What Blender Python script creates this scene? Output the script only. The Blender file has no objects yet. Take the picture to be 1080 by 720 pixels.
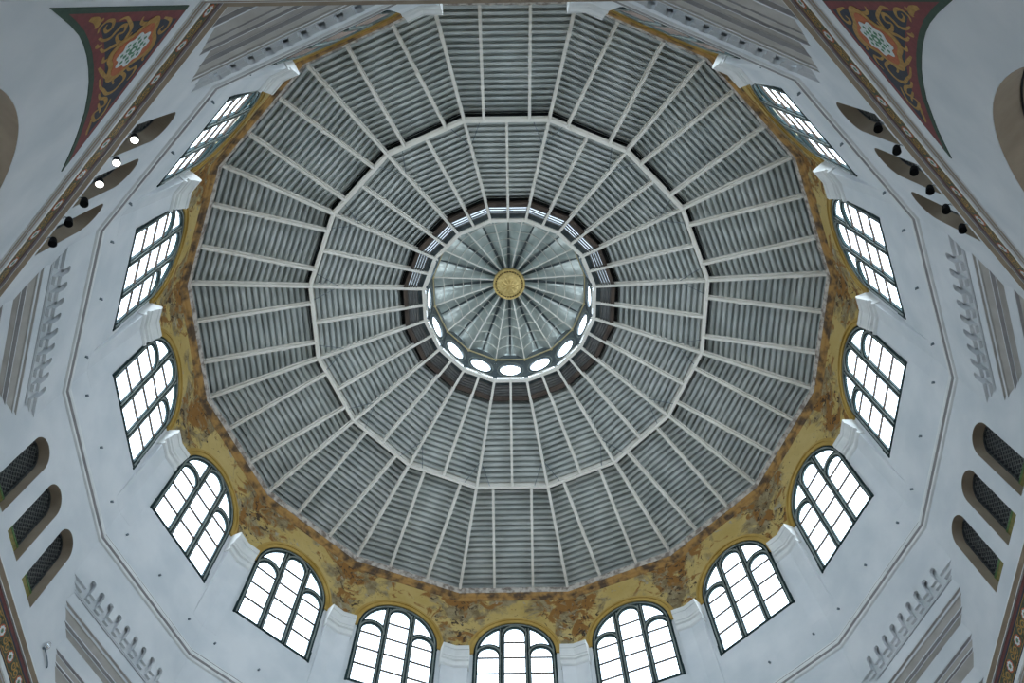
import bpy, bmesh, math, random
from mathutils import Vector, Matrix
random.seed(7)
C = bpy.context.scene.collection
PI = math.pi
S = 6.5            # metres per radius unit (inner radius of the roof rim)
ZO = 1.6           # camera height above the floor
T11 = math.tan(PI/16)          # half angle of a sixteen-sided ring
T22 = math.tan(PI/8)           # half angle of the octagon
FA = PI/8                      # facet step
FLOOR = -ZO/S

# ------------------------------------------------------------------ materials
def nt(name):
    m = bpy.data.materials.new(name); m.use_nodes = True
    t = m.node_tree; b = t.nodes['Principled BSDF']
    return m, t, b
def node(t, kind, **kw):
    n = t.nodes.new(kind)
    for k, v in kw.items():
        if k in n.inputs: n.inputs[k].default_value = v
        else: setattr(n, k, v)
    return n
def setin(b, key, v):
    if key in b.inputs: b.inputs[key].default_value = v
def noisy(name, c1, c2, scale=3.0, rough=.6, metal=0.0, detail=6.0, bump=0.0, bscale=30.0, lo=.35, hi=.65, spec=.5):
    m, t, b = nt(name)
    geo = node(t, 'ShaderNodeNewGeometry')
    n = node(t, 'ShaderNodeTexNoise'); n.inputs['Scale'].default_value = scale; n.inputs['Detail'].default_value = detail
    t.links.new(geo.outputs['Position'], n.inputs['Vector'])
    r = node(t, 'ShaderNodeValToRGB')
    r.color_ramp.elements[0].position = lo; r.color_ramp.elements[1].position = hi
    r.color_ramp.elements[0].color = (*c1, 1); r.color_ramp.elements[1].color = (*c2, 1)
    t.links.new(n.outputs['Fac'], r.inputs['Fac']); t.links.new(r.outputs['Color'], b.inputs['Base Color'])
    b.inputs['Roughness'].default_value = rough; b.inputs['Metallic'].default_value = metal
    setin(b, 'Specular IOR Level', spec)
    if bump > 0:
        n2 = node(t, 'ShaderNodeTexNoise'); n2.inputs['Scale'].default_value = bscale; n2.inputs['Detail'].default_value = 4
        t.links.new(geo.outputs['Position'], n2.inputs['Vector'])
        bp = node(t, 'ShaderNodeBump'); bp.inputs['Strength'].default_value = bump; bp.inputs['Distance'].default_value = .02
        t.links.new(n2.outputs['Fac'], bp.inputs['Height']); t.links.new(bp.outputs['Normal'], b.inputs['Normal'])
    return m
M = {}
M['white'] = noisy('white_limewash', (.64,.67,.69), (.76,.77,.78), 1.3, .75, bump=.05, bscale=9, spec=.25)
M['trim'] = noisy('white_trim_paint', (.72,.73,.72), (.82,.82,.80), 4, .55, bump=.04, spec=.35)
M['trimgrey'] = noisy('groove_shade_grey', (.34,.33,.33), (.42,.40,.39), 5, .6)  # shade of moulding grooves and ledges put into the colour
M['tanpale'] = noisy('tan_bounce_limewash', (.47,.44,.40), (.56,.53,.49), 4, .7)  # warm floor bounce on the corbel undersides, put into the colour
M['brown'] = noisy('brown_trim', (.31,.235,.165), (.38,.30,.21), 4, .6)  # brown on the undersides of the cornice
M['maroon'] = noisy('maroon_trim_paint', (.10,.018,.016), (.14,.03,.022), 6, .6)
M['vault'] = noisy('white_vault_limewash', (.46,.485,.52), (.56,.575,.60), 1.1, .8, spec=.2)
M['soffit'] = noisy('tan_soffit_plaster', (.36,.29,.215), (.44,.36,.27), 3, .75)
M['green'] = noisy('dark_green_enamel', (.012,.028,.030), (.024,.046,.048), 5, .6, spec=.15)
M['greenhi'] = noisy('green_bead_highlight', (.17,.20,.185), (.25,.28,.26), 9, .5, spec=.3)  # gloss highlight of the window frames painted into the bead colour
M['steel'] = noisy('cream_painted_steel', (.78,.765,.71), (.86,.845,.80), 2.5, .5, bump=.03)
M['cream'] = noisy('yellow_cream_paint', (.56,.48,.27), (.68,.58,.34), 4, .45)
M['rust'] = noisy('rusty_brown_steel', (.045,.033,.027), (.095,.07,.056), 3, .8)
M['dark'] = noisy('painted_unlit_dark', (.012,.015,.017), (.03,.033,.035), 3, .8)  # near-black that paints unlit gaps
M['drumdark'] = noisy('dark_teal_painted_metal', (.055,.075,.085), (.10,.125,.135), 5, .45, metal=.2)
M['galv'] = noisy('galvanised_corrugated_steel', (.44,.48,.475), (.60,.635,.625), 1.6, .44, metal=.28, detail=8)
M['galvskin'] = noisy('smooth_galvanised_skin', (.50,.57,.56), (.66,.71,.69), 4, .30, metal=.7)
M['louvre'] = noisy('weathered_louvre_metal', (.13,.13,.13), (.19,.19,.185), 5, .4, metal=.2)
M['gold'] = noisy('gold_leaf', (.52,.38,.13), (.72,.56,.24), 14, .42, metal=.45)
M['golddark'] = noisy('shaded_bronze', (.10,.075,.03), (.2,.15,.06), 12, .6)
M['iron'] = noisy('dark_wrought_iron', (.05,.06,.065), (.13,.145,.15), 25, .4, metal=.6)
M['lattice'] = noisy('worn_iron_lattice', (.12,.13,.13), (.25,.26,.25), 30, .45, metal=.4)
M['ironback'] = noisy('black_blocking_panel', (.006,.008,.012), (.014,.016,.022), 3, .5)
M['board'] = noisy('olive_painted_board', (.17,.15,.045), (.27,.23,.06), 20, .6)
M['boardgreen'] = noisy('green_painted_edge', (.09,.18,.06), (.13,.24,.09), 20, .6)
M['blackcan'] = noisy('black_lamp_housing', (.004,.004,.005), (.008,.008,.009), 9, .7, spec=.1)
M['silver'] = noisy('silver_metal', (.62,.64,.66), (.75,.77,.78), 9, .25, metal=.8)
M['stud'] = noisy('dull_iron_stud', (.13,.17,.2), (.2,.24,.27), 9, .5)
M['floor'] = noisy('beige_stone_floor', (.40,.34,.27), (.52,.45,.37), 1.5, .6)
M['navy'] = noisy('navy_paint', (.010,.014,.030), (.02,.025,.045), 18, .65)
M['redpaint'] = noisy('crimson_paint', (.16,.022,.024), (.21,.032,.034), 16, .65)
M['greenpaint'] = noisy('bottle_green_paint', (.014,.045,.024), (.025,.065,.036), 16, .65)
M['goldpaint'] = noisy('ochre_gold_paint', (.34,.17,.022), (.47,.26,.05), 26, .6)
M['orange'] = noisy('orange_red_paint', (.38,.075,.018), (.5,.13,.03), 22, .6)
M['mosaicw'] = noisy('mosaic_white_paint', (.58,.63,.62), (.74,.78,.77), 40, .6)
M['mosaicg'] = noisy('mosaic_green_paint', (.05,.17,.085), (.11,.29,.16), 40, .6)
M['olive'] = noisy('olive_paint', (.04,.05,.024), (.105,.10,.045), 22, .65)

def yellow_plaster():
    m, t, b = nt('weathered_ochre_plaster')
    geo = node(t, 'ShaderNodeNewGeometry')
    sep = node(t, 'ShaderNodeSeparateXYZ'); t.links.new(geo.outputs['Position'], sep.inputs[0])
    def noise(scale, det=8, dist=0.0, rough=.6):
        n = node(t, 'ShaderNodeTexNoise'); n.inputs['Scale'].default_value = scale; n.inputs['Detail'].default_value = det
        n.inputs['Distortion'].default_value = dist; n.inputs['Roughness'].default_value = rough
        t.links.new(geo.outputs['Position'], n.inputs['Vector']); return n.outputs['Fac']
    def ramp(f, a, bb, c0=(0,0,0,1), c1=(1,1,1,1)):
        r = node(t, 'ShaderNodeValToRGB'); r.color_ramp.elements[0].position = a; r.color_ramp.elements[1].position = bb
        r.color_ramp.elements[0].color = c0; r.color_ramp.elements[1].color = c1
        t.links.new(f, r.inputs['Fac']); return r.outputs['Color']
    def mix(f, a, bb):
        x = node(t, 'ShaderNodeMix', data_type='RGBA')
        t.links.new(f, x.inputs[0])
        for s, v in ((6, a), (7, bb)):
            if isinstance(v, tuple): x.inputs[s].default_value = v
            else: t.links.new(v, x.inputs[s])
        return x.outputs[2]
    def math_(op, a, bb):
        x = node(t, 'ShaderNodeMath', operation=op)
        for i, v in enumerate((a, bb)):
            if isinstance(v, (int, float)): x.inputs[i].default_value = v
            else: t.links.new(v, x.inputs[i])
        return x.outputs[0]
    base = ramp(noise(1.1), .35, .7, (.52,.38,.13,1), (.64,.50,.22,1))
    # height based damage: worse towards the rim
    mr = node(t, 'ShaderNodeMapRange'); mr.inputs['From Min'].default_value = ZO+2.14*S; mr.inputs['From Max'].default_value = ZO+2.42*S
    t.links.new(sep.outputs['Z'], mr.inputs['Value'])
    h = mr.outputs['Result']
    # azimuth: worst at the corners (sixteen of them)
    at = math_('ARCTAN2', sep.outputs['X'], sep.outputs['Y'])
    co = math_('COSINE', math_('MULTIPLY', at, 16.0), 0)
    corner = math_('MULTIPLY', math_('SUBTRACT', 1.0, co), .085)
    d = math_('ADD', math_('ADD', noise(1.7, 9, .6), math_('MULTIPLY', h, .20)), corner)
    grey = mix(ramp(noise(5.5, 8), .4, .6), (.36,.30,.18,1), (.22,.165,.085,1))
    c = mix(ramp(d, .70, .78), base, grey)
    d2 = math_('ADD', math_('ADD', noise(2.6, 9, 1.0), math_('MULTIPLY', h, .13)), math_('MULTIPLY', corner, .9))
    c = mix(ramp(d2, .70, .76), c, (.30,.15,.045,1))
    d3 = math_('ADD', noise(6.5, 9, .8, .7), math_('MULTIPLY', corner, .55))
    c = mix(ramp(d3, .64, .68), c, (.075,.052,.035,1))
    d4 = noise(3.4, 9, .5)
    c = mix(ramp(d4, .63, .67), c, (.42,.38,.29,1))
    t.links.new(c, b.inputs['Base Color']); b.inputs['Roughness'].default_value = .85
    setin(b, 'Specular IOR Level', .2)
    bp = node(t, 'ShaderNodeBump'); bp.inputs['Strength'].default_value = .5; bp.inputs['Distance'].default_value = .06
    t.links.new(d3, bp.inputs['Height']); t.links.new(bp.outputs['Normal'], b.inputs['Normal'])
    return m
M['yellow'] = yellow_plaster()
M['archivolt'] = noisy('ochre_archivolt_paint', (.40,.25,.045), (.53,.36,.10), 1.6, .6, bump=.1, bscale=14)
M['rimrough'] = noisy('broken_pale_plaster_edge', (.24,.20,.175), (.60,.56,.52), 7.5, .9, bump=.9, bscale=9, lo=.38, hi=.56)
M['rimorange'] = noisy('rusty_orange_plaster_ledge', (.10,.065,.04), (.44,.25,.08), 4.5, .85, bump=.5, bscale=10, lo=.38, hi=.58)
m, t, b = nt('clear_window_glass')
tr = node(t, 'ShaderNodeBsdfTransparent'); tr.inputs[0].default_value = (.97,.98,.985,1)
gl = node(t, 'ShaderNodeBsdfGlossy'); gl.inputs['Roughness'].default_value = .05
mx = node(t, 'ShaderNodeMixShader'); mx.inputs[0].default_value = .05
t.links.new(tr.outputs[0], mx.inputs[1]); t.links.new(gl.outputs[0], mx.inputs[2])
t.links.new(mx.outputs[0], t.nodes['Material Output'].inputs['Surface'])
M['glass'] = m
m, t, b = nt('sky_dimming_glazing')
tr = node(t, 'ShaderNodeBsdfTransparent'); tr.inputs[0].default_value = (.56,.57,.58,1)
gl = node(t, 'ShaderNodeBsdfDiffuse'); gl.inputs['Color'].default_value = (.3,.31,.31,1)
mx = node(t, 'ShaderNodeMixShader'); mx.inputs[0].default_value = .15
t.links.new(tr.outputs[0], mx.inputs[1]); t.links.new(gl.outputs[0], mx.inputs[2])
t.links.new(mx.outputs[0], t.nodes['Material Output'].inputs['Surface'])
M['dimmer'] = m
m, t, b = nt('lit_lamp_lens')
b.inputs['Base Color'].default_value = (1,1,1,1)
setin(b, 'Emission Color', (1,.98,.94,1)); setin(b, 'Emission Strength', 9.0)
M['lit'] = m

# ------------------------------------------------------------------ mesh builder
# every shape is written in the frame of one facet: u along the wall (clockwise in
# the picture), a outward from the dome axis, z up from the camera's height
class MB:
    def __init__(s): s.v = []; s.f = []; s.m = []
    def vert(s, u, a, z): s.v.append((u, a, z)); return len(s.v)-1
    def face(s, pts, mi=0):
        s.f.append([s.vert(*p) for p in pts]); s.m.append(mi)
    def quad(s, a, b, c, d, mi=0): s.face([a, b, c, d], mi)
    def box(s, u0, u1, a0, a1, z0, z1, mi=0):
        p = [(u,a,z) for u in (u0,u1) for a in (a0,a1) for z in (z0,z1)]
        i0 = len(s.v); s.v += p
        for q in ((0,1,3,2),(4,6,7,5),(0,4,5,1),(2,3,7,6),(0,2,6,4),(1,5,7,3)):
            s.f.append([i0+k for k in q]); s.m.append(mi)
    def prism(s, poly, a0, a1, mi=0, back=True):
        "poly of (u,z) pushed from a0 to a1"
        n = len(poly); i0 = len(s.v)
        s.v += [(u,a0,z) for u,z in poly]+[(u,a1,z) for u,z in poly]
        s.f.append([i0+k for k in range(n)]); s.m.append(mi)
        if back: s.f.append([i0+n+k for k in reversed(range(n))]); s.m.append(mi)
        for k in range(n):
            j = (k+1) % n; s.f.append([i0+j, i0+k, i0+n+k, i0+n+j]); s.m.append(mi)
    def sweep(s, prof, uend0, uend1, mats=None, closed=False, caps=False):
        "profile of (a,z) run along u between uend0(a) and uend1(a)"
        n = len(prof); i0 = len(s.v)
        s.v += [(uend0(a),a,z) for a,z in prof]+[(uend1(a),a,z) for a,z in prof]
        for k in range(n if closed else n-1):
            j = (k+1) % n
            s.f.append([i0+k, i0+j, i0+n+j, i0+n+k]); s.m.append(mats[k] if mats else 0)
        if caps:
            s.f.append([i0+k for k in range(n)]); s.m.append(0)
            s.f.append([i0+n+k for k in reversed(range(n))]); s.m.append(0)
    def bar(s, p, q, w, h=None, mi=0, n=0, up=(0,0,1)):
        "bar from p to q (u,a,z); n=0 square w x h, else n-sided tube of radius w"
        h = h or w
        P, Q = Vector(p), Vector(q); d = (Q-P).normalized()
        U = Vector(up)
        x = d.cross(U)
        if x.length < 1e-6: x = d.cross(Vector((1,0,0)))
        x.normalize(); y = x.cross(d)
        if n: ring = [(math.cos(2*PI*k/n)*w, math.sin(2*PI*k/n)*w) for k in range(n)]
        else: ring = [(-w/2,-h/2),(w/2,-h/2),(w/2,h/2),(-w/2,h/2)]
        i0 = len(s.v); k_ = len(ring)
        for B in (P, Q):
            s.v += [tuple(B+x*a+y*b) for a,b in ring]
        for k in range(k_):
            j = (k+1) % k_; s.f.append([i0+k, i0+j, i0+k_+j, i0+k_+k]); s.m.append(mi)
        s.f.append([i0+k for k in reversed(range(k_))]); s.m.append(mi)
        s.f.append([i0+k_+k for k in range(k_)]); s.m.append(mi)
    def tube(s, pts, r, n=6, mi=0, closed=False):
        P = [Vector(p) for p in pts]; N = len(P); i0 = len(s.v)
        for i in range(N):
            a = P[(i-1) % N] if (closed or i > 0) else P[i]; b = P[(i+1) % N] if (closed or i < N-1) else P[i]
            d = (b-a).normalized(); x = d.cross(Vector((0,0,1)))
            if x.length < 1e-4: x = d.cross(Vector((0,1,0)))
            x.normalize(); y = x.cross(d)
            s.v += [tuple(P[i]+x*math.cos(2*PI*k/n)*r+y*math.sin(2*PI*k/n)*r) for k in range(n)]
        for i in range(N if closed else N-1):
            j = (i+1) % N
            for k in range(n):
                l = (k+1) % n; s.f.append([i0+i*n+k, i0+i*n+l, i0+j*n+l, i0+j*n+k]); s.m.append(mi)
    def ribbon(s, pts, w, a, mi=0):
        "flat painted stroke on the wall plane, tapered at its ends"
        N = len(pts); L = []; R = []
        for i, (u, z) in enumerate(pts):
            p = pts[max(0,i-1)]; q = pts[min(N-1,i+1)]
            dx, dz = q[0]-p[0], q[1]-p[1]; l = math.hypot(dx, dz) or 1
            ww = w*(.45+.55*math.sin(PI*(i+.5)/N))/2
            L.append((u-dz/l*ww, a, z+dx/l*ww)); R.append((u+dz/l*ww, a, z-dx/l*ww))
        for i in range(N-1): s.quad(L[i], R[i], R[i+1], L[i+1], mi)
    def lathe(s, prof, n=24, mi=0, center=(0,0), mats=None):
        "profile of (r,z) turned about a vertical line at (u,a)=center"
        i0 = len(s.v); m_ = len(prof)
        for r, z in prof:
            s.v += [(center[0]+r*math.cos(2*PI*k/n), center[1]+r*math.sin(2*PI*k/n), z) for k in range(n)]
        for i in range(m_-1):
            for k in range(n):
                l = (k+1) % n; s.f.append([i0+i*n+k, i0+i*n+l, i0+(i+1)*n+l, i0+(i+1)*n+k]); s.m.append(mats[i] if mats else mi)
    def arcring(s, uc, zc, r0, r1, a0, a1, t0=0, t1=PI, n=24, mi=0, close=True):
        "flat ring sector standing on the wall: inner radius r0, outer r1, from a0 to a1"
        pr = [(r0,a0),(r1,a0),(r1,a1),(r0,a1)]
        i0 = len(s.v)
        for k in range(n+1):
            t_ = t0+(t1-t0)*k/n; c, sn = math.cos(t_), math.sin(t_)
            s.v += [(uc+r*c, a, zc+r*sn) for r, a in pr]
        for k in range(n):
            for e in range(4):
                f = (e+1) % 4
                s.f.append([i0+k*4+e, i0+k*4+f, i0+(k+1)*4+f, i0+(k+1)*4+e]); s.m.append(mi)
        if close:
            s.f.append([i0, i0+1, i0+2, i0+3]); s.m.append(mi)
            e = i0+n*4; s.f.append([e+3, e+2, e+1, e]); s.m.append(mi)

def props(o, label=None, cat=None, group=None, kind=None):
    if label: o['label'] = label
    if cat: o['category'] = cat
    if group: o['group'] = group
    if kind: o['kind'] = kind
    return o
def place(o, i, anchor):
    u, a, z = anchor; az = FA*i
    p = Matrix.Rotation(az, 3, 'Z') @ Vector((-u*S, a*S, z*S+ZO))
    o.location = p; o.rotation_euler = (0, 0, az)
def build(name, mb, mats, parent=None, i=0, anchor=(0,0,0), solid=None, smooth=False, mesh=None):
    if mesh is None:
        mesh = bpy.data.meshes.new(name)
        off = anchor
        mesh.from_pydata([(-(u-off[0])*S, (a-off[1])*S, (z-off[2])*S) for u, a, z in mb.v], [], mb.f)
        for m_ in (mats if isinstance(mats, (list, tuple)) else [mats]): mesh.materials.append(M[m_])
        mesh.polygons.foreach_set('material_index', mb.m)
        if smooth: mesh.polygons.foreach_set('use_smooth', [True]*len(mesh.polygons))
        bm = bmesh.new(); bm.from_mesh(mesh)
        bmesh.ops.remove_doubles(bm, verts=bm.verts, dist=1e-5)
        bmesh.ops.recalc_face_normals(bm, faces=bm.faces)
        if solid:
            bm.normal_update()
            fl = [f for f in bm.faces if f.normal.y > 0]
            if fl: bmesh.ops.reverse_faces(bm, faces=fl)
        bm.to_mesh(mesh); bm.free()
    o = bpy.data.objects.new(name, mesh); C.objects.link(o)
    if parent is not None: o.parent = parent
    else: place(o, i, anchor)
    if solid:
        md = o.modifiers.new('thickness', 'SOLIDIFY'); md.thickness = abs(solid)*S; md.offset = -1
        md.use_even_offset = False
    return o
def empty(name, i, anchor):
    o = bpy.data.objects.new(name, None); C.objects.link(o); place(o, i, anchor)
    o.empty_display_size = .2
    return o
def copies(proto, idx, rad0=0):
    "copies of a thing and its parts turned about the dome axis"
    out = {}
    base = proto.location.copy(); r0 = proto.rotation_euler.z
    kids = list(proto.children)
    sub = {k: list(k.children) for k in kids}
    for i in idx:
        c = proto.copy(); C.objects.link(c)
        c.location = Matrix.Rotation(FA*i, 3, 'Z') @ base; c.rotation_euler = (0, 0, r0+FA*i)
        for k in kids:
            d = k.copy(); C.objects.link(d); d.parent = c
            for g in sub[k]:
                e = g.copy(); C.objects.link(e); e.parent = d
        out[i] = c
    return out
HOUR = ['six o\'clock', 'quarter to seven', 'half past seven', 'quarter past eight', 'nine o\'clock', 'quarter to ten',
        'half past ten', 'quarter past eleven', 'twelve o\'clock', 'quarter to one', 'half past one', 'quarter past two',
        'three o\'clock', 'quarter to four', 'half past four', 'quarter past five']
COMP = ['south', 'south_southwest', 'southwest', 'west_southwest', 'west', 'west_northwest', 'northwest', 'north_northwest',
        'north', 'north_northeast', 'northeast', 'east_northeast', 'east', 'east_southeast', 'southeast', 'south_southeast']
def mit(a): return a*T11
def zr(a): return 2.4317+(a-.9808)*(2.7477-2.4317)/(.3004-.9808)     # underside of the rafters
def zslope(a0, a1): return zr(a1)-zr(a0)

# ------------------------------------------------------------------ drum walls (sixteen) with weathered plaster
W_HW, W_SILL, W_SPR, W_R = .1372, 1.900, 2.130, .1372
ZTOPW = 2.126
def arch_pts(r, zsp, n=28): return [(r*math.cos(PI-PI*k/n), zsp+r*math.sin(PI-PI*k/n)) for k in range(n+1)]
def drum_lower():
    mb = MB(); w = mit(1.0)+.0006; A = 1.0; h = W_HW-.001
    mb.quad((-w,A,1.585),(w,A,1.585),(w,A,W_SILL),(-w,A,W_SILL))
    mb.quad((-w,A,W_SILL),(-h,A,W_SILL),(-h,A,ZTOPW),(-w,A,ZTOPW))
    mb.quad((h,A,W_SILL),(w,A,W_SILL),(w,A,ZTOPW),(h,A,ZTOPW))
    return mb
def drum_upper():
    mb = MB(); w = mit(1.0)+.0006; A = 1.0; r = W_R-.001; zt = 2.388
    pts = arch_pts(r, W_SPR)
    mb.quad((-w,A,ZTOPW),(-r,A,ZTOPW),(-r,A,W_SPR),(-w,A,W_SPR)); mb.quad((r,A,ZTOPW),(w,A,ZTOPW),(w,A,W_SPR),(r,A,W_SPR))
    mb.quad((-w,A,W_SPR),(-r,A,W_SPR),(-r,A,zt),(-w,A,zt)); mb.quad((r,A,W_SPR),(w,A,W_SPR),(w,A,zt),(r,A,zt))
    for (u0,z0),(u1,z1) in zip(pts[:-1], pts[1:]): mb.quad((u0,A,z0),(u1,A,z1),(u1,A,zt),(u0,A,zt))
    return mb
dw = build('wall_south', drum_lower(), ['white'], i=0, anchor=(0,1.0,1.585), solid=-.008)
# plaster zone, archivolt, ledge, rim and anchor studs are parts of the wall
def child(name, mb, mats, parent, anchor, solid=None, smooth=False): return build(name, mb, mats, parent, 0, anchor, solid, smooth)
AN = (0,1.0,1.585)
child('ochre_plaster', drum_upper(), ['yellow'], dw, AN, solid=-.008)
mb = MB()
mb.arcring(0, W_SPR, W_R-.0008, .1495, .9945, 1.002, -.03, PI+.03, 36)
mb.arcring(0, W_SPR, .1490, .1535, .9905, 1.002, -.03, PI+.03, 36)
mb.arcring(0, W_SPR, .1530, .1585, .9930, 1.002, -.03, PI+.03, 36)
child('archivolt', mb, ['archivolt'], dw, AN)
mb = MB()
mb.sweep([(1.0,2.386),(.9968,2.389),(.9955,2.397),(.991,2.400),(.9885,2.405),(.9865,2.4145)], lambda a: -mit(a), mit)
child('plaster_ledge', mb, ['rimorange'], dw, AN)
mb = MB()
NR = 40
pr = [(.9865,2.4145),(.9835,2.420),(.981,2.4300),(.983,2.438),(1.0,2.444),(1.045,2.452)]
rows = []
for k in range(NR+1):
    f = -1+2*k/NR
    edge = 0 if k in (0, NR) else 1
    row = []
    for j, (a, z) in enumerate(pr):
        ja = edge*random.uniform(-.0022,.0016) if j in (1,2) else 0; jz = edge*random.uniform(-.003,.002) if j in (1,2,3) else 0
        row.append((f*mit(a+ja), a+ja, z+jz))
    rows.append(row)
for r0, r1 in zip(rows[:-1], rows[1:]):
    for j in range(len(pr)-1): mb.quad(r0[j], r0[j+1], r1[j+1], r1[j])
child('broken_rim', mb, ['rimrough'], dw, AN)
for u, z in ((-.147,1.757), (.147,1.757), (.002,1.766)):
    mb = MB(); mb.bar((u,1.0,z),(u,.9945,z),.0030,n=8); mb.bar((u,.9950,z),(u,.9925,z-.004),.0018,n=6)
    child('anchor_stud', mb, ['stud'], dw, AN)
walls = copies(dw, range(1,16)); walls[0] = dw
for i in range(16):
    walls[i].name = 'wall_'+COMP[i]+'_drum'
    props(walls[i], 'white drum wall with peeling ochre plaster above, around the %s window' % HOUR[i], 'wall', kind='structure')

# ------------------------------------------------------------------ windows
def make_window():
    an = (0,1.0,W_SILL)
    root = empty('window_1', 0, an)
    a0, a1 = .9985, 1.0050
    P = .0535; PO = .121; MC = .0435
    mb = MB()    # outer frame
    for s in (-1, 1):
        mb.box(s*.1212 if s > 0 else -.1372, .1372 if s > 0 else -.1212, a0, a1, W_SILL-.004, W_SPR)
        mb.box(min(s*.1265,s*.1305), max(s*.1265,s*.1305), a0-.0028, a0, W_SILL, W_SPR, 1)
        mb.box(min(s*.1325,s*.1385), max(s*.1325,s*.1385), a0-.0012, a1, W_SILL-.006, W_SILL+.035)
    mb.box(-.1372,.1372, a0, a1, W_SILL-.004, W_SILL+.0045)
    mb.arcring(0, W_SPR, .1212, .1372, a0, a1, 0, PI, 40)
    mb.arcring(0, W_SPR, .1265, .1305, a0-.0028, a0, 0, PI, 40, 1)
    child('frame', mb, ['green','greenhi'], root, an)
    for s in (-1, 1):
        mb = MB()
        zt = W_SPR+math.sqrt(.1225**2-MC**2)
        mb.box(s*MC-.0098, s*MC+.0098, a0, a1, W_SILL, zt)
        for e in (-.0048, .0048): mb.box(s*MC+e-.0018, s*MC+e+.0018, a0-.0026, a0, W_SILL, zt-.004, 1)
        child('mullion', mb, ['green','greenhi'], root, an)
    def head(uc, zc):
        mb = MB()
        mb.arcring(uc, zc, .0330, .0515, a0, a1, 0, PI, 24)
        mb.arcring(uc, zc, .0385, .0430, a0-.0030, a0, 0, PI, 24, 1)
        child('light_head', mb, ['green','greenhi'], root, an)
    head(0, 2.2120); head(-.0872, 2.119); head(.0872, 2.119)
    for uc, zs in ((0, (1.972,2.040,2.108,2.177)), (-.0872, (1.972,2.040,2.108)), (.0872, (1.972,2.040,2.108))):
        mb = MB()
        for z in zs: mb.box(uc-.0340, uc+.0340, a0-.0005, a0+.0045, z-.0019, z+.0019)
        child('glazing_bar', mb, ['rust'], root, an)
    mb = MB()
    pts = [(u, z) for u, z in arch_pts(.129, W_SPR, 32)]
    mb.prism([(-.129, W_SILL)]+pts+[(.129, W_SILL)], a0+.0028, a0+.0033)
    child('pane', mb, ['glass'], root, an)
    return root
w0 = make_window()
wins = copies(w0, range(1,16)); wins[0] = w0
for i in range(16):
    wins[i].name = 'window_%d' % (i+1)
    props(wins[i], 'dark green arched triple-light window at the %s position of the drum' % HOUR[i], 'window', kind='structure')

# ------------------------------------------------------------------ pilasters with capitals (one at each corner of the drum)
def corner_sweep(mb, prof, hw, mats=None):
    "profile folded round the corner between two facets; hw half width measured on the wall"
    c, s = math.cos(PI/16), math.sin(PI/16)
    for sg in (-1, 1):
        # facet frames seen from the corner direction: rotate a facet sweep by half a step
        ue = mit(1.0)-hw
        n = len(prof); base = len(mb.v)
        for end in (0, 1):
            for a, z in prof:
                u = mit(a) if end == 0 else min(ue, mit(a)-.002)
                # into corner frame (rotate by 11.25 deg)
                x = u*c-a*s; y = u*s+a*c
                mb.v.append((sg*x*1.0, y, z))
        for k in range(n-1):
            mb.f.append([base+k, base+k+1, base+n+k+1, base+n+k]); mb.m.append(mats[k] if mats else 0)
        mb.f.append([base+n+k for k in range(n)]); mb.m.append(0)
def make_pilaster():
    an = (0,1.0/math.cos(PI/16),1.785)
    root = bpy.data.objects.new('pilaster', None); C.objects.link(root)
    root.location = Matrix.Rotation(FA*.5, 3, 'Z') @ Vector((0, an[1]*S, an[2]*S+ZO)); root.rotation_euler = (0,0,FA*.5)
    mb = MB()
    corner_sweep(mb, [(1.004,1.785),(.9998,1.786),(.9850,2.02),(.9845,2.085),(1.004,2.085)], .0470)
    child('shaft', mb, ['white'], root, an)
    mb = MB()
    corner_sweep(mb, [(1.004,2.052),(.9835,2.052),(.9790,2.0545),(.9775,2.058),(.9790,2.0615),(.9840,2.064),(.9840,2.078),(.9770,2.080),(.9770,2.086),
                      (.9730,2.0885),(.9730,2.093),(.9690,2.102),(.9660,2.1075),(.9660,2.1095),(.9620,2.1105),(.9620,2.1265),(.9650,2.130),(1.004,2.130)], .0505)
    child('capital', mb, ['trim'], root, an)
    return root
p0 = make_pilaster()
pil = copies(p0, range(1,16)); pil[0] = p0
for i in range(16):
    props(pil[i], 'white pilaster with moulded capital between the %s and %s windows' % (HOUR[i], HOUR[(i+1) % 16]), 'pilaster', 'pilasters between the drum windows')

# ------------------------------------------------------------------ string course round the drum
mb = MB()
mb.sweep([(1.001,1.702),(.9965,1.699),(.9945,1.694),(.9975,1.6915),(.9915,1.689),(.9905,1.684),(.9915,1.679),(.9965,1.6765),(.9945,1.673),(.9955,1.668),(1.001,1.6655)],
         lambda a: -mit(a), mit, mats=[0,0,1,0,0,0,1,0,0,0])
sc = build('trim_1', mb, ['trim','trimgrey'], i=0, anchor=(0,.991,1.666))
st = copies(sc, range(1,16)); st[0] = sc
for i in range(16):
    st[i].name = 'trim_%d' % (i+1)
    props(st[i], 'grooved string course moulding on the wall below the %s window' % HOUR[i], 'moulding', kind='structure')

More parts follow.
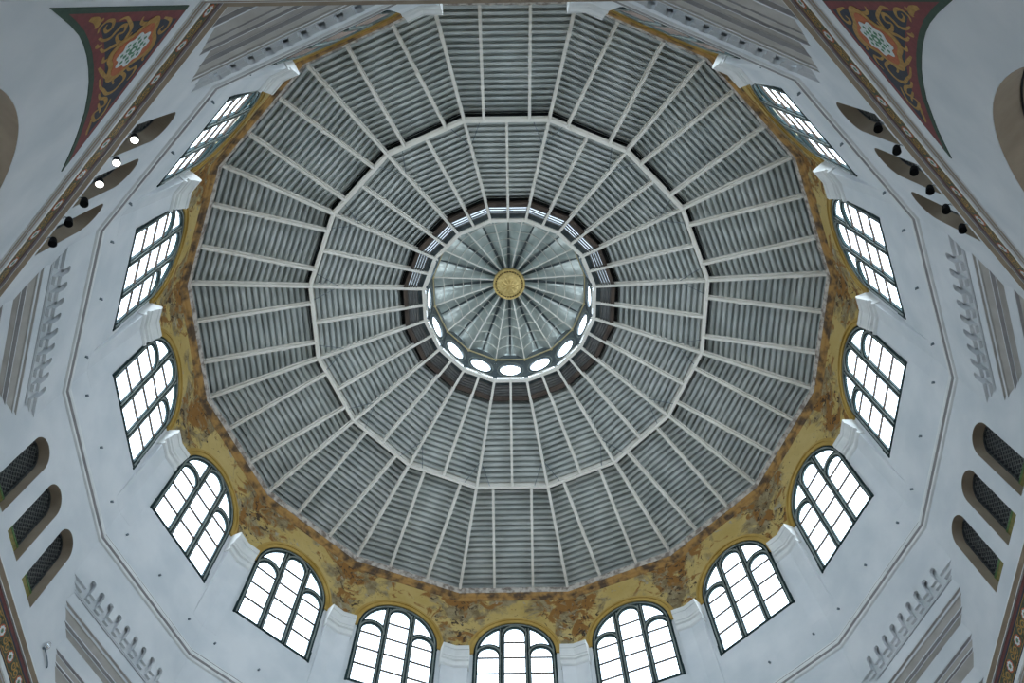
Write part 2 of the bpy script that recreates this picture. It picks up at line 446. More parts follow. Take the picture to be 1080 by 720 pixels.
# ------------------------------------------------------------------ octagon walls
HW8 = T22+.0006
NICHE = (-.117, 0.0, .117); NR_, NSILL, NSPR = .0370, 1.376, 1.536
OP_R, OP_Z = .332, .709
def octo_wall(niches):
    mb = MB(); A = 1.0; w = HW8
    # lower band with the big arched opening
    zt = 1.30; n = 40; pts = arch_pts(OP_R, OP_Z, n)
    mb.quad((-w,A,FLOOR),(-OP_R,A,FLOOR),(-OP_R,A,OP_Z),(-w,A,OP_Z)); mb.quad((OP_R,A,FLOOR),(w,A,FLOOR),(w,A,OP_Z),(OP_R,A,OP_Z))
    mb.quad((-w,A,OP_Z),(-OP_R,A,OP_Z),(-OP_R,A,zt),(-w,A,zt)); mb.quad((OP_R,A,OP_Z),(w,A,OP_Z),(w,A,zt),(OP_R,A,zt))
    for (u0,z0),(u1,z1) in zip(pts[:-1], pts[1:]): mb.quad((u0,A,z0),(u1,A,z1),(u1,A,zt),(u0,A,zt))
    z2 = 1.5855
    if not niches:
        mb.quad((-w,A,zt),(w,A,zt),(w,A,z2),(-w,A,z2)); return mb
    mb.quad((-w,A,zt),(w,A,zt),(w,A,NSILL),(-w,A,NSILL))
    e = [-w]
    for c in NICHE: e += [c-NR_, c+NR_]
    e.append(w)
    for k in range(0, len(e), 2): mb.quad((e[k],A,NSILL),(e[k+1],A,NSILL),(e[k+1],A,z2),(e[k],A,z2))
    for c in NICHE:
        pp = [(c+u, z) for u, z in arch_pts(NR_, NSPR, 20)]
        for (u0,z0),(u1,z1) in zip(pp[:-1], pp[1:]): mb.quad((u0,A,z0),(u1,A,z1),(u1,A,z2),(u0,A,z2))
    return mb
def niche_parts(parent, an):
    for c in NICHE:
        mb = MB()   # tan lining of the splayless reveal: soffit and jambs
        pp = [(c-NR_+.0004,NSILL+.0004)]+[(c+u, z) for u, z in arch_pts(NR_-.0004, NSPR, 24)]+[(c+NR_-.0004,NSILL+.0004)]
        for (u0,z0),(u1,z1) in zip(pp[:-1], pp[1:]): mb.quad((u0,1.0004,z0),(u1,1.0004,z1),(u1,1.034,z1),(u0,1.034,z0))
        mb.quad((c-NR_,1.0004,NSILL+.0004),(c+NR_,1.0004,NSILL+.0004),(c+NR_,1.034,NSILL+.0004),(c-NR_,1.034,NSILL+.0004))
        child('niche_reveal', mb, ['soffit'], parent, an)
OAN = (0,1.0,FLOOR)
ow = {}
prot = build('wall_octagon', octo_wall(True), ['white'], i=4, anchor=OAN, solid=-.034)
niche_parts(prot, OAN)
ow[4] = prot
for i in (6,10,12):
    c = copies(prot, [i-4])[i-4]; ow[i] = c
prot2 = build('wall_octagon', octo_wall(False), ['white'], i=0, anchor=OAN, solid=-.034); ow[0] = prot2
for i in (2,8,14): ow[i] = copies(prot2, [i])[i]
for i in ow:
    ow[i].name = 'wall_'+COMP[i]
    props(ow[i], ('white octagon wall with three arched niches beneath the %s window' if i in (4,6,10,12) else 'plain white octagon wall beneath the %s window') % HOUR[i], 'wall', kind='structure')

# arch soffits and the vaulted bays behind the big openings
mb = MB()
pts = [(-OP_R+.0004,FLOOR)]+arch_pts(OP_R-.0004, OP_Z, 48)+[(OP_R-.0004,FLOOR)]
for (u0,z0),(u1,z1) in zip(pts[:-1], pts[1:]): mb.quad((u0,1.0004,z0),(u1,1.0004,z1),(u1,1.0425,z1),(u0,1.0425,z0))
so = build('trim_17', mb, ['soffit'], i=0, anchor=OAN)
mb = MB()
for r0, r1, a0, a1, mi in ((.3300,.336,1.036,1.0375,1),(.3305,.336,1.0415,1.043,1),(.3285,.336,1.0375,1.0415,0)):
    mb.arcring(0, OP_Z, r0, r1, a0, a1, 0, PI, 48, mi)
    for s in (-1,1): mb.box(min(s*r0,s*r1), max(s*r0,s*r1), a0, a1, FLOOR, OP_Z, mi)
child('soffit_moulding', mb, ['soffit','dark'], so, OAN)
mb = MB()
for k in range(len(pts)-1):
    (u0,z0),(u1,z1) = pts[k], pts[k+1]
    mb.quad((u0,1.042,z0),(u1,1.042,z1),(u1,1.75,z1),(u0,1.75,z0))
BW = .085; inner = [(-BW,FLOOR+.14)]+arch_pts(BW, OP_Z-.10, 48)+[(BW,FLOOR+.14)]  # unseen end wall added to hold back light; opening sized for floor light
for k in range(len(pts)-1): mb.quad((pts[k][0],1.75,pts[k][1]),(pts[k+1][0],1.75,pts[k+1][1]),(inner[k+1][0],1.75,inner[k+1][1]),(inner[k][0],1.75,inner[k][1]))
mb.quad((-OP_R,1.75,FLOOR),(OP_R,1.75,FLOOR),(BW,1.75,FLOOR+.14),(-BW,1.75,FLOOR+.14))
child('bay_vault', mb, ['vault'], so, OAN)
sos = copies(so, range(2,16,2)); sos[0] = so
for n_, i in enumerate(range(0,16,2)):
    sos[i].name = 'trim_%d' % (17+n_)
    props(sos[i], 'tan arch soffit and vaulted bay low under the %s window' % HOUR[i], 'arch', kind='structure')

# corner piers are closed by the walls themselves; floor
mb = MB(); N = 48
mb.face([(2.6*math.cos(2*PI*k/N), 2.6*math.sin(2*PI*k/N), FLOOR) for k in range(N)])
mb2 = MB(); mb2.lathe([(0.001,FLOOR),(2.4,FLOOR),(2.4,FLOOR-.03),(0.001,FLOOR-.03)], 48)
fl = build('floor', mb2, ['floor'], i=0, anchor=(0,0,FLOOR)); props(fl, 'beige stone floor of the hall under the dome', 'floor', kind='structure')

# cornice with brown soffit under the octagon walls
def m8(a): return a*T22
mb = MB()
mb.sweep([(1.001,1.3300),(.9925,1.3285),(.9912,1.3275),(.9910,1.3240),(.9975,1.3172),(.9962,1.3160),(.9962,1.3140),(.9990,1.3128),(.9986,1.3020),
          (.9985,1.3018),(1.001,1.3018)], lambda a: -m8(a), m8, mats=[0,0,0,1,0,0,2,3,0,0])
mb.sweep([(1.001,1.2590),(.9968,1.2580),(.9962,1.2560),(.9962,1.2480),(.9985,1.2465),(.9995,1.2440),(.9972,1.2425),(.9972,1.2385),(.9995,1.2360),(.9978,1.2345),
          (.9978,1.2300),(.9998,1.2275),(.9985,1.2262),(.9985,1.2225),(1.001,1.2215)], lambda a: -m8(a), m8, mats=[0,0,0,0,1,0,2,1,0,2,1,0,2,0])
co = build('trim_25', mb, ['trim','brown','trimgrey','maroon'], i=0, anchor=(0,.991,1.2215))
cos_ = copies(co, range(2,16,2)); cos_[0] = co
for n_, i in enumerate(range(0,16,2)):
    cos_[i].name = 'trim_%d' % (25+n_)
    props(cos_[i], 'cornice with brown soffit and white fillets under the %s wall' % HOUR[i], 'cornice', kind='structure')

# painted frieze below the cornice
def make_frieze(i, label):
    an = (0,.998,1.258)
    z0, z1 = 1.2588, 1.3020; zc = 1.2800; w = m8(.998)-.0005; e = .00035
    base = MB(); base.box(-w,w,.9980,1.0004,z0,z1)
    root = build('painted_frieze', base, ['olive'], i=i, anchor=an)
    b_ = MB()
    for za, zb, m_ in ((z0,z0+.0035,0),(z1-.0045,z1,0),(z0+.0040,z0+.0055,1),(z1-.0062,z1-.0048,1)):
        b_.box(-w,w,.9977,.9980,za,zb,m_)
    child('frieze_border', b_, ['navy','goldpaint'], root, an)
    sc_ = MB()
    k = -6
    while k <= 6:
        u = .0655*k+.004*(1 if i in (4,6) else -1)
        if abs(u) < w-.012:
            rs = MB()
            # orange disc, white petals, green eye
            rs.prism([(u+.0125*math.cos(q*PI/8), zc+.0125*math.sin(q*PI/8)) for q in range(16)], .9975, .9980, 0)
            for q in range(8):
                t_ = q*PI/4+.2; cx, cz = u+.0070*math.cos(t_), zc+.0070*math.sin(t_)
                rs.prism([(cx+.0030*math.cos(j*PI/3), cz+.0030*math.sin(j*PI/3)) for j in range(6)], .9972, .9976, 1)
            rs.prism([(u+.0036*math.cos(j*PI/4), zc+.0036*math.sin(j*PI/4)) for j in range(8)], .9971, .9976, 2)
            child('rosette', rs, ['orange','mosaicw','mosaicg'], root, an)
        for s in (-1, 1):       # paired S scrolls between the rosettes
            uu = u+.0327
            if abs(uu) < w-.02:
                pp = []
                for j in range(22):
                    t_ = j/21; th = s*(PI*.5)+t_*PI*2.6*s; r = .0085*(1-.72*t_)
                    pp.append((uu+s*.0085+r*math.cos(th)*1.1, zc+s*.0015+r*math.sin(th)*1.1))
                sc_.ribbon(pp, .0036, .9976, 0)
                sc_.ribbon([(uu-s*.018, zc+s*.011), (uu-s*.008, zc+s*.013), (uu, zc+s*.0105), (uu+s*.006, zc+s*.0125)], .0034, .9976, 0)
                sc_.ribbon([(uu+s*.0165, zc-s*.0115), (uu+s*.010, zc-s*.0125), (uu+s*.004, zc-s*.009)], .0040, .9976, 1)
        k += 1
    child('scrollwork', sc_, ['goldpaint','greenpaint'], root, an)
    props(root, label, 'painted frieze', 'painted friezes under the cornice')
for i in (4,6,8,10,12):
    make_frieze(i, 'painted frieze of scrolls and rosettes under the %s cornice' % HOUR[i])

# painted spandrels beside the big arches
CURVE = [(.4060,.826),(.383,.891),(.3675,.928),(.353,.955),(.333,.987),(.312,1.016),(.288,1.046),(.263,1.073),(.228,1.106),(.193,1.132),(.165,1.152),(.136,1.169),(.112,1.182),(.097,1.1895)]
def offcurve(d):
    out = []
    for k, (u, z) in enumerate(CURVE):
        p = CURVE[max(0,k-1)]; q = CURVE[min(len(CURVE)-1,k+1)]
        dx, dz = q[0]-p[0], q[1]-p[1]; l = math.hypot(dx, dz)
        out.append((u+dz/l*d, z-dx/l*d))
    return out
def zcurve(cv, u):
    c2 = sorted(cv)
    if u <= c2[0][0]: return c2[0][1]+(c2[0][0]-u)*1.2
    for (u0,z0),(u1,z1) in zip(c2[:-1], c2[1:]):
        if u0 <= u <= u1: return z0+(z1-z0)*(u-u0)/(u1-u0)
    (u0,z0),(u1,z1) = c2[-2], c2[-1]
    return z1+(z1-z0)/(u1-u0)*(u-u1)
def region(mb, d, dt, ds, a, mi, sg, back=None, n=90):
    cv = offcurve(d); zt = 1.1900-dt; us = .4062-ds; u0 = .085
    cols = []
    for k in range(n+1):
        u = u0+(us-u0)*k/n; zl = zcurve(cv, u)
        if zl < zt-1e-4: cols.append((u, zl))
    for (ua,za),(ub,zb) in zip(cols[:-1], cols[1:]):
        mb.quad((sg*ua,a,za),(sg*ub,a,zb),(sg*ub,a,zt),(sg*ua,a,zt), mi)
        if back: mb.quad((sg*ua,a,za),(sg*ub,a,zb),(sg*ub,back,zb),(sg*ua,back,za), mi)
    if back:
        mb.quad((sg*cols[0][0],a,zt),(sg*us,a,zt),(sg*us,back,zt),(sg*cols[0][0],back,zt), mi)
        mb.quad((sg*us,a,cols[-1][1]),(sg*us,a,zt),(sg*us,back,zt),(sg*us,back,cols[-1][1]), mi)
def smooth_path(p, n=5):
    out = []
    for i in range(len(p)-1):
        a = p[max(0,i-1)]; b = p[i]; c = p[i+1]; d = p[min(len(p)-1,i+2)]
        for k in range(n):
            t_ = k/n
            out.append(tuple(.5*((2*b[j])+(-a[j]+c[j])*t_+(2*a[j]-5*b[j]+4*c[j]-d[j])*t_*t_+(-a[j]+3*b[j]-3*c[j]+d[j])*t_**3) for j in (0,1)))
    out.append(p[-1]); return out
STROKES = [
 ([(.391,.922),(.3895,.938),(.383,.950),(.377,.951)], .010),
 ([(.370,.966),(.378,.961),(.3875,.968),(.387,.983),(.377,.992),(.371,.986),(.376,.975),(.382,.974)], .0055),
 ([(.362,.978),(.358,.995),(.361,1.008),(.370,1.011),(.378,1.016),(.379,1.027),(.369,1.034),(.366,1.024)], .0065),
 ([(.388,.998),(.391,1.012),(.385,1.028),(.374,1.048),(.358,1.053),(.351,1.051),(.355,1.035),(.364,1.022),(.368,1.033)], .0065),
 ([(.345,1.003),(.340,1.018),(.346,1.031),(.350,1.045),(.358,1.058),(.367,1.060)], .0065),
 ([(.330,1.030),(.322,1.040),(.328,1.050),(.336,1.048)], .006),
 ([(.312,1.040),(.305,1.055),(.296,1.075),(.286,1.100)], .006),
 ([(.291,1.069),(.275,1.090),(.267,1.109),(.258,1.130),(.262,1.148),(.281,1.151),(.291,1.138),(.294,1.120),(.283,1.116),(.276,1.127)], .0065),
 ([(.262,1.103),(.252,1.118),(.248,1.139),(.236,1.153),(.231,1.143),(.241,1.127)], .0065),
 ([(.245,1.158),(.232,1.166),(.216,1.172),(.204,1.164),(.210,1.149),(.221,1.137),(.228,1.146),(.220,1.156)], .006),
 ([(.209,1.145),(.198,1.155),(.185,1.163),(.176,1.171)], .0055),
 ([(.391,1.060),(.382,1.066),(.380,1.084),(.386,1.104),(.380,1.122)], .0065),
 ([(.388,1.130),(.386,1.145),(.382,1.160),(.369,1.166),(.361,1.158),(.366,1.145),(.374,1.148)], .0065),
 ([(.355,1.140),(.346,1.158),(.332,1.166),(.318,1.162),(.313,1.170)], .0065),
 ([(.305,1.128),(.298,1.146),(.302,1.160),(.292,1.168),(.277,1.167)], .0060),
 ([(.391,.955),(.387,.950)], .006), ([(.352,.985),(.348,.992),(.351,1.0)], .006)]
def make_spandrel(i, sg, label):
    an = (sg*.3,.999,1.19)
    bd = MB()
    region(bd, 0, 0, 0, .9990, 0, sg, back=1.0006)
    region(bd, .0075, .0020, .0075, .9988, 1, sg)
    region(bd, .0255, .0125, .0215, .9986, 2, sg)
    root = build('spandrel_painting', bd, ['greenpaint','redpaint','navy'], i=i, anchor=an)
    sw = MB()
    for pts_, w_ in STROKES: sw.ribbon([(sg*u, z) for u, z in smooth_path(pts_, 6)], w_, .9983, 0)
    child('scrollwork', sw, ['goldpaint'], root, an)
    md = MB()
    cu, cz = .3365, 1.1035
    def foil(r, amp, n, ph, a, mi, N=64, skew=0):
        poly = []
        for k in range(N):
            t_ = 2*PI*k/N; rr = r*(1+amp*math.cos(n*(t_-ph)))
            poly.append((sg*(cu+rr*math.cos(t_)), cz+rr*math.sin(t_)*1.12))
        md.prism(poly, a, a+.0003, mi)
    foil(.0480, .15, 4, PI/4*0, .9981, 0)
    foil(.0385, .14, 4, 0, .9978, 1)
    foil(.0285, .10, 8, PI/8, .9975, 2, 96)
    for k in range(8):
        t_ = PI/4*k
        for rr, sz in ((.0215,.0034),(.0145,.0042)):
            x, z = cu+rr*math.cos(t_+(.39 if rr > .02 else 0)), cz+rr*math.sin(t_+(.39 if rr > .02 else 0))*1.12
            md.prism([(sg*(x+sz*math.cos(j*PI/2)), z+sz*math.sin(j*PI/2)) for j in range(4)], .9972, .9975, 3)
    foil(.0085, .12, 8, 0, .9972, 3, 32)
    foil(.0035, 0, 4, 0, .9970, 2, 12)
    child('medallion', md, ['goldpaint','orange','mosaicw','mosaicg'], root, an)
    props(root, label, 'wall painting')
make_spandrel(6, 1, 'triangular navy and gold spandrel painting with red border, upper left of the photo')
make_spandrel(10, -1, 'triangular navy and gold spandrel painting with red border, upper right of the photo')

# ------------------------------------------------------------------ stepped corbels filling the octagon corners
AC = 1.0/math.cos(PI/8)
def chw(a): return max(.0005, (AC-a)/T22)
def make_corbel():
    an = (0,1.0,1.315)
    root = empty('corbel', 0, an)
    # arcade of nine little arches
    mb = MB(); w = chw(1.0); r = .0079; spr = 1.5705; zt = 1.5855; zb = 1.546; A = 1.0
    cs = [.0355*(k-4) for k in range(9)]
    e = [-w]
    for c in cs: e += [c-r, c+r]
    e.append(w)
    for k in range(0, len(e), 2): mb.quad((e[k],A,zb),(e[k+1],A,zb),(e[k+1],A,zt),(e[k],A,zt))
    for c in cs:
        pp = [(c+u, z) for u, z in arch_pts(r, spr, 14)]
        for (u0,z0),(u1,z1) in zip(pp[:-1], pp[1:]): mb.quad((u0,A,z0),(u1,A,z1),(u1,A,zt),(u0,A,zt))
    child('arcade', mb, ['white'], root, an, solid=-.0085)
    mb = MB()
    for k in range(0, len(e), 2): mb.box(max(e[k],-chw(1.007))+.001, min(e[k+1],chw(1.007))-.001, 1.0068, 1.016, 1.537, 1.566)
    mb.quad((-w*.83,1.0138,1.528),(w*.83,1.0138,1.528),(w*.83,1.0138,1.598),(-w*.83,1.0138,1.598))
    mb.sweep([(1.0045,1.592),(AC-.004,1.592)], lambda a: -chw(a), chw)
    child('corbel_course', mb, ['white'], root, an)
    mb = MB()
    prof = [(1.0125,1.5305),(1.0205,1.5290),(1.0205,1.5265),(1.0150,1.5250),(1.0120,1.4955),(1.0126,1.4925),(1.0175,1.4915),(1.0175,1.4885),(1.0150,1.4875),(1.0165,1.4835),
            (1.0195,1.4830),(1.0280,1.4725),(1.0262,1.4718),(1.0262,1.4690),(1.0330,1.4680),(1.0330,1.4650),(1.0350,1.4645),(1.0430,1.4600),(1.0405,1.4585),(1.0372,1.4205),(1.0380,1.4175),(1.0440,1.4165),
            (1.0440,1.4130),(1.0420,1.4120),(1.0475,1.4055),(1.0475,1.4030),(1.0520,1.4020),(1.0520,1.3990),(1.0500,1.3985),(1.0630,1.3850),(1.0610,1.3840),(1.0580,1.3500),(1.0590,1.3470),(1.0660,1.3460),(1.0660,1.3420),(1.0815,1.3220)]
    tanr = {1:2, 5:1, 6:2, 9:1, 10:1, 13:2, 15:1, 16:1, 20:2, 23:1, 25:2, 27:1, 28:1, 32:2, 34:1}
    mb.sweep(prof, lambda a: -chw(a), chw, mats=[tanr.get(k, 0) for k in range(len(prof)-1)])
    child('stepped_body', mb, ['white','tanpale','trimgrey'], root, an)
    return root
cb = make_corbel()
cbs = {}
first = True
for i in (1,3,5,7,9,11,13,15):
    if first:
        place(cb, i, (0,1.0,1.315)); cbs[i] = cb; first = False
    else:
        cbs[i] = copies(cb, [i-1])[i-1]
for i in cbs:
    props(cbs[i], 'white stepped corbel with a row of small arches below the %s window' % HOUR[i], 'corbel', 'stepped corbels in the octagon corners')

# ------------------------------------------------------------------ iron grilles in the niches
def make_grille(i, c, label, full=True):
    an = (c,1.024,NSILL)
    root = empty('niche_grille', i, an)
    mb = MB(); h = NR_-.0012
    pp = [(c-h,NSILL+.001)]+[(c+u*h/NR_, z) for u, z in arch_pts(NR_, NSPR, 20)]+[(c+h,NSILL+.001)]
    mb.prism(pp, 1.0285, 1.0335); child('backing', mb, ['ironback'], root, an)  # black panel added to plug the niche, standing for darkness behind the grille
    mb = MB()
    mb.arcring(c, NSPR, h-.0045, h, 1.0235, 1.0280, 0, PI, 20)
    mb.box(c-h, c-h+.0045, 1.0235, 1.0280, NSILL+.03, NSPR); mb.box(c+h-.0045, c+h, 1.0235, 1.0280, NSILL+.03, NSPR)
    child('grille_frame', mb, ['iron'], root, an)
    mb = MB()       # staggered scale lattice
    hh = h-.004
    def inside(u, z): return abs(u) < hh and z > NSILL+.045 and (z < NSPR or u*u+(z-NSPR)**2 < hh*hh)
    row = 0; z = NSILL+.048
    while z < NSPR+hh:
        off = .0 if row % 2 else .0058
        u = -hh+off
        while u < hh:
            poly = [(u-.0050,z+.0048),(u-.0040,z+.0014),(u,z),(u+.0040,z+.0014),(u+.0050,z+.0048)]
            for a, b in zip(poly[:-1], poly[1:]):
                if inside(*a) and inside(*b): mb.bar((c+a[0],1.0260,a[1]),(c+b[0],1.0260,b[1]),.0013,.0013)
            if inside(u, z) and inside(u, z-.0045) and row % 3 == 0: mb.bar((c+u,1.0258,z-.0045),(c+u,1.0258,z),.0010,.0010)
            u += .0116
        z += .0066; row += 1
    child('lattice', mb, ['lattice'], root, an)
    mb = MB(); mb.box(c-h, c+h, 1.0220, 1.0285, NSILL+.001, NSILL+.047); mb.box(c-h, c+h, 1.0212, 1.0220, NSILL+.0425, NSILL+.047, 1)
    mb.box(c-h, c+h, 1.0214, 1.0220, NSILL+.012, NSILL+.016, 1)
    child('sill_board', mb, ['board','boardgreen'], root, an)
    props(root, label, 'grille', 'iron grilles in the arched niches')
for i in (4,6,10,12):
    for c, nm in zip(NICHE, ('first','second','third')):
        make_grille(i, c, 'dark iron lattice grille in the %s niche clockwise below the %s window' % (nm, HOUR[i]))

# ------------------------------------------------------------------ spotlights standing on the cornices
def make_spot(i, u, lit, label):
    a, z = .9835, 1.345
    an = (u,.993,1.3285)
    root = empty('spotlight', i, an)
    mb = MB(); mb.box(u-.006,u+.006,.9925,.9985,1.3285,1.3305); mb.tube([(u,.9955,1.330),(u,.9950,1.352),(u,.9900,1.358),(u,.9850,1.352)], .0013, 6)
    child('arm', mb, ['silver'], root, an)
    # housing tilts down and towards the middle of the hall
    d = Vector((0,-.42,-.90)).normalized()
    ctr = Vector((u, .9845, 1.3475)); mb = MB(); ln = MB()
    x = Vector((1,0,0)); y = d.cross(x)
    prof = [(.0015,-.0110),(.0046,-.0100),(.0056,-.0065),(.0064,.0),(.0068,.0066),(.0060,.0066),(.0058,.0046)]
    n = 18; i0 = len(mb.v)
    for r, t_ in prof: mb.v += [tuple(ctr+d*t_+x*r*math.cos(2*PI*k/n)+y*r*math.sin(2*PI*k/n)) for k in range(n)]
    for q in range(len(prof)-1):
        for k in range(n):
            l = (k+1) % n; mb.f.append([i0+q*n+k, i0+q*n+l, i0+(q+1)*n+l, i0+(q+1)*n+k]); mb.m.append(0)
    mb.f.append([i0+k for k in range(n)]); mb.m.append(0)
    child('housing', mb, ['blackcan'], root, an, smooth=False)
    ln.v = [tuple(ctr+d*.0056+x*.0059*math.cos(2*PI*k/n)+y*.0059*math.sin(2*PI*k/n)) for k in range(n)]+[tuple(ctr+d*.0050+x*.0059*math.cos(2*PI*k/n)+y*.0059*math.sin(2*PI*k/n)) for k in range(n)]
    ln.f = [list(range(n)), list(range(2*n-1,n-1,-1))]; ln.m = [0,0]
    child('lens', ln, ['lit' if lit else 'blackcan'], root, an)
    props(root, label, 'spotlight', 'spotlights on the upper cornices')
NUM = ['first','second','third','fourth','fifth','sixth']
US = (.1445,.094,.046,.001,-.045,-.093)
for k, u in enumerate(US):
    make_spot(6, u, k < 3, '%s spotlight, %s from the top in the upper left row of six' % ('lit white' if k < 3 else 'unlit black', NUM[k]))
for k, u in enumerate(US):
    make_spot(10, -u, False, 'unlit black spotlight, %s from the top in the upper right row of six' % NUM[k])

# small lamp on the west wall
an = (-.262,1.0,1.384); root = empty('wall_lamp', 4, an)
mb = MB(); mb.lathe([(.0003,1.394),(.004,1.393),(.0062,1.388),(.0064,1.383),(.005,1.378),(.0003,1.3765)], 16, 0, (-.262,.9935)); child('lamp_head', mb, ['silver'], root, an, smooth=True)
mb = MB(); mb.bar((-.262,1.0,1.378),(-.262,.9935,1.378),.0028,n=8)
mb.tube([(-.266,.996,1.378),(-.274,.9955,1.377),(-.286,.9955,1.3755),(-.297,.9960,1.374),(-.306,.9975,1.3725),(-.310,1.0,1.3725)], .0016, 6)
child('curved_arm', mb, ['stud'], root, an)
props(root, 'small silver wall lamp on a curved arm at the lower left', 'wall lamp')

# ------------------------------------------------------------------ dome roof
TA = T11
A_E, A_M, A_B, A_L = .9808, .6533, .363, .3004
def corr(mb, a0, a1, dz0, dz1, pitch, amp):
    "corrugated sheet climbing from apothem a0 (low, outside) to a1"
    n = max(1, round((a0-a1)/pitch)); prof = []
    for k in range(n):
        for f, h in ((0,0),(.48,0),(.56,1),(.92,1)):
            t_ = (k+f)/n; a = a0+(a1-a0)*t_
            prof.append((a, zr(a)+dz0+(dz1-dz0)*t_+amp*h))
    prof.append((a1, zr(a1)+dz1))
    ext = lambda a: a*T11+.0012
    mb.sweep(prof, lambda a: -ext(a), ext)
def sheets(name, a0, a1, dz0, dz1, where, group):
    mb = MB(); corr(mb, a0, a1, dz0, dz1, .0173, .0150)
    pr_ = build(name, mb, ['galv'], i=0, anchor=(0,a0,zr(a0)), solid=None)
    cs = copies(pr_, range(1,16)); cs[0] = pr_
    for i in range(16): props(cs[i], '%s grey corrugated roof sheet on the %s side of the dome' % (where, HOUR[i]), 'roof sheet', group)
sheets('roof_sheet', 1.032, .672, .026, .040, 'outer', 'outer corrugated roof sheets')
sheets('roof_sheet', .664, .380, .026, .030, 'inner', 'inner corrugated roof sheets')
# dark strip painting the unlit gap between the two tiers
mb = MB(); mb.sweep([(.676,zr(.676)+.048),(.660,zr(.66)+.048),(.660,zr(.66)+.018),(.652,zr(.652)+.018)], lambda a: -a*T11-.001, lambda a: a*T11+.001)
b0 = build('step_shading', mb, ['dark'], i=0, anchor=(0,.66,zr(.66)+.02))
cs = copies(b0, range(1,16)); cs[0] = b0
for i in range(16): props(cs[i], 'dark flashing strip above the ring beam on the %s side' % HOUR[i], 'shading', 'flashing strips above the ring beam')

# hip rafters at the corners (frame turned half a step)
def hip_obj(name, mb, mats, anchor):
    o = build(name, mb, mats, i=0, anchor=anchor)
    o.location = Matrix.Rotation(FA*.5, 3, 'Z') @ Vector((-anchor[0]*S, anchor[1]*S, anchor[2]*S+ZO)); o.rotation_euler = (0,0,FA*.5)
    return o
def rz(R): return zr(R*math.cos(PI/16))
RW, RD = .0084, .028
mb = MB()
def rafter(mb, u, r0, r1, zf, w=RW, d=RD, lap=True):
    # I-section: bottom flange and web
    p = (u, r0, zf(r0)+.0016); q = (u, r1, zf(r1)+.0016)
    mb.bar(p, q, w, .0032)
    mb.bar((u,r0,zf(r0)+d*.5), (u,r1,zf(r1)+d*.5), w*.36, d)
    mb.bar((u,r0,zf(r0)+d), (u,r1,zf(r1)+d), w, .0030)
rafter(mb, 0, 1.012, .300, rz, .0090, .030)
for R_ in (.925,): mb.bar((0,R_,rz(R_)-.0004),(0,R_-.014,rz(R_-.014)-.0004), .0112, .0030)
hip = hip_obj('hip_rafter', mb, ['steel'], (0,.985,rz(.985)))
hs = copies(hip, range(1,16)); hs[0] = hip
for i in range(16): props(hs[i], 'cream steel hip rafter rising between the %s and %s windows' % (HOUR[i], HOUR[(i+1) % 16]), 'rafter', 'hip rafters of the dome')
# intermediate rafters
ub = .0700
for sg, nm in ((1,'clockwise'),(-1,'anticlockwise')):
    mb = MB(); rafter(mb, sg*ub, 1.0, A_M, zr)
    a_ = .80+.04*sg; mb.bar((sg*ub,a_,zr(a_)-.0004),(sg*ub,a_-.012,zr(a_-.012)-.0004), .0108, .0030)
    r_ = build('outer_rafter', mb, ['steel'], i=0, anchor=(sg*ub,.985,zr(.985)))
    cs = copies(r_, range(1,16)); cs[0] = r_
    for i in range(16): props(cs[i], 'cream outer rafter, the %s one of the pair above the %s window' % (nm, HOUR[i]), 'rafter', 'outer rafters of the dome')
mb = MB(); rafter(mb, 0, A_M, A_L, zr)
r_ = build('inner_rafter', mb, ['steel'], i=0, anchor=(0,A_M,zr(A_M)))
cs = copies(r_, range(1,16)); cs[0] = r_
for i in range(16): props(cs[i], 'cream inner rafter centred above the %s window, ring beam to lantern' % HOUR[i], 'rafter', 'inner rafters of the dome')
# ring beam with knee braces
an = (0,A_M,zr(A_M)); mb = MB()
zb_ = zr(A_M)
mb.sweep([(A_M-.0055,zb_),(A_M+.0050,zb_),(A_M+.0050,zb_+.0035),(A_M+.001,zb_+.0035),(A_M+.001,zb_+.048),(A_M-.002,zb_+.048),(A_M-.002,zb_+.0035),(A_M-.0055,zb_+.0035)],
         lambda a: -mit(a), mit, closed=True)
mb.sweep([(A_M+.001,zb_+.010),(A_M+.0105,zb_+.014),(A_M+.0105,zb_+.017),(A_M+.001,zb_+.017)], lambda a: -mit(a), mit, closed=True)
rb = build('ring_beam', mb, ['steel'], i=0, anchor=an)
for sg in (-1, 1):
    mb = MB(); R_ = .585
    mb.bar((sg*.082, A_M-.004, zb_+.008), (sg*(R_*math.sin(PI/16)-.003), R_*math.cos(PI/16), rz(R_)+.010), .0014, n=5)
    child('knee_brace', mb, ['stud'], rb, an)
cs = copies(rb, range(1,16)); cs[0] = rb
for i in range(16): props(cs[i], 'cream ring beam segment halfway up the roof above the %s window' % HOUR[i], 'ring beam', 'ring beam segments of the dome')
# rusty tie beam under the lantern skirt, louvres above it
mb = MB(); a0, a1 = .3545, .3680; zt_ = zr(.361)+.006
mb.sweep([(a0,zt_),(a1,zt_-.002),(a1,zt_+.030),(a0,zt_+.030)], lambda a: -mit(a), mit, closed=True)
tb = build('tie_beam', mb, ['rust'], i=0, anchor=(0,.361,zt_))
cs = copies(tb, range(1,16)); cs[0] = tb
for i in range(16): props(cs[i], 'rusty brown tie beam segment below the lantern on the %s side' % HOUR[i], 'beam', 'rusty tie beam segments')
mb = MB(); mb.sweep([(.384,zr(.384)+.040),(.3675,zr(.3675)+.040),(.3675,zr(.3675)+.020)], lambda a: -a*T11-.001, lambda a: a*T11+.001)  # near-black strip painting the shaded recess beside the tie beam
gb = build('shade_board', mb, ['dark'], i=0, anchor=(0,.375,zr(.375)+.04))
cs = copies(gb, range(1,16)); cs[0] = gb
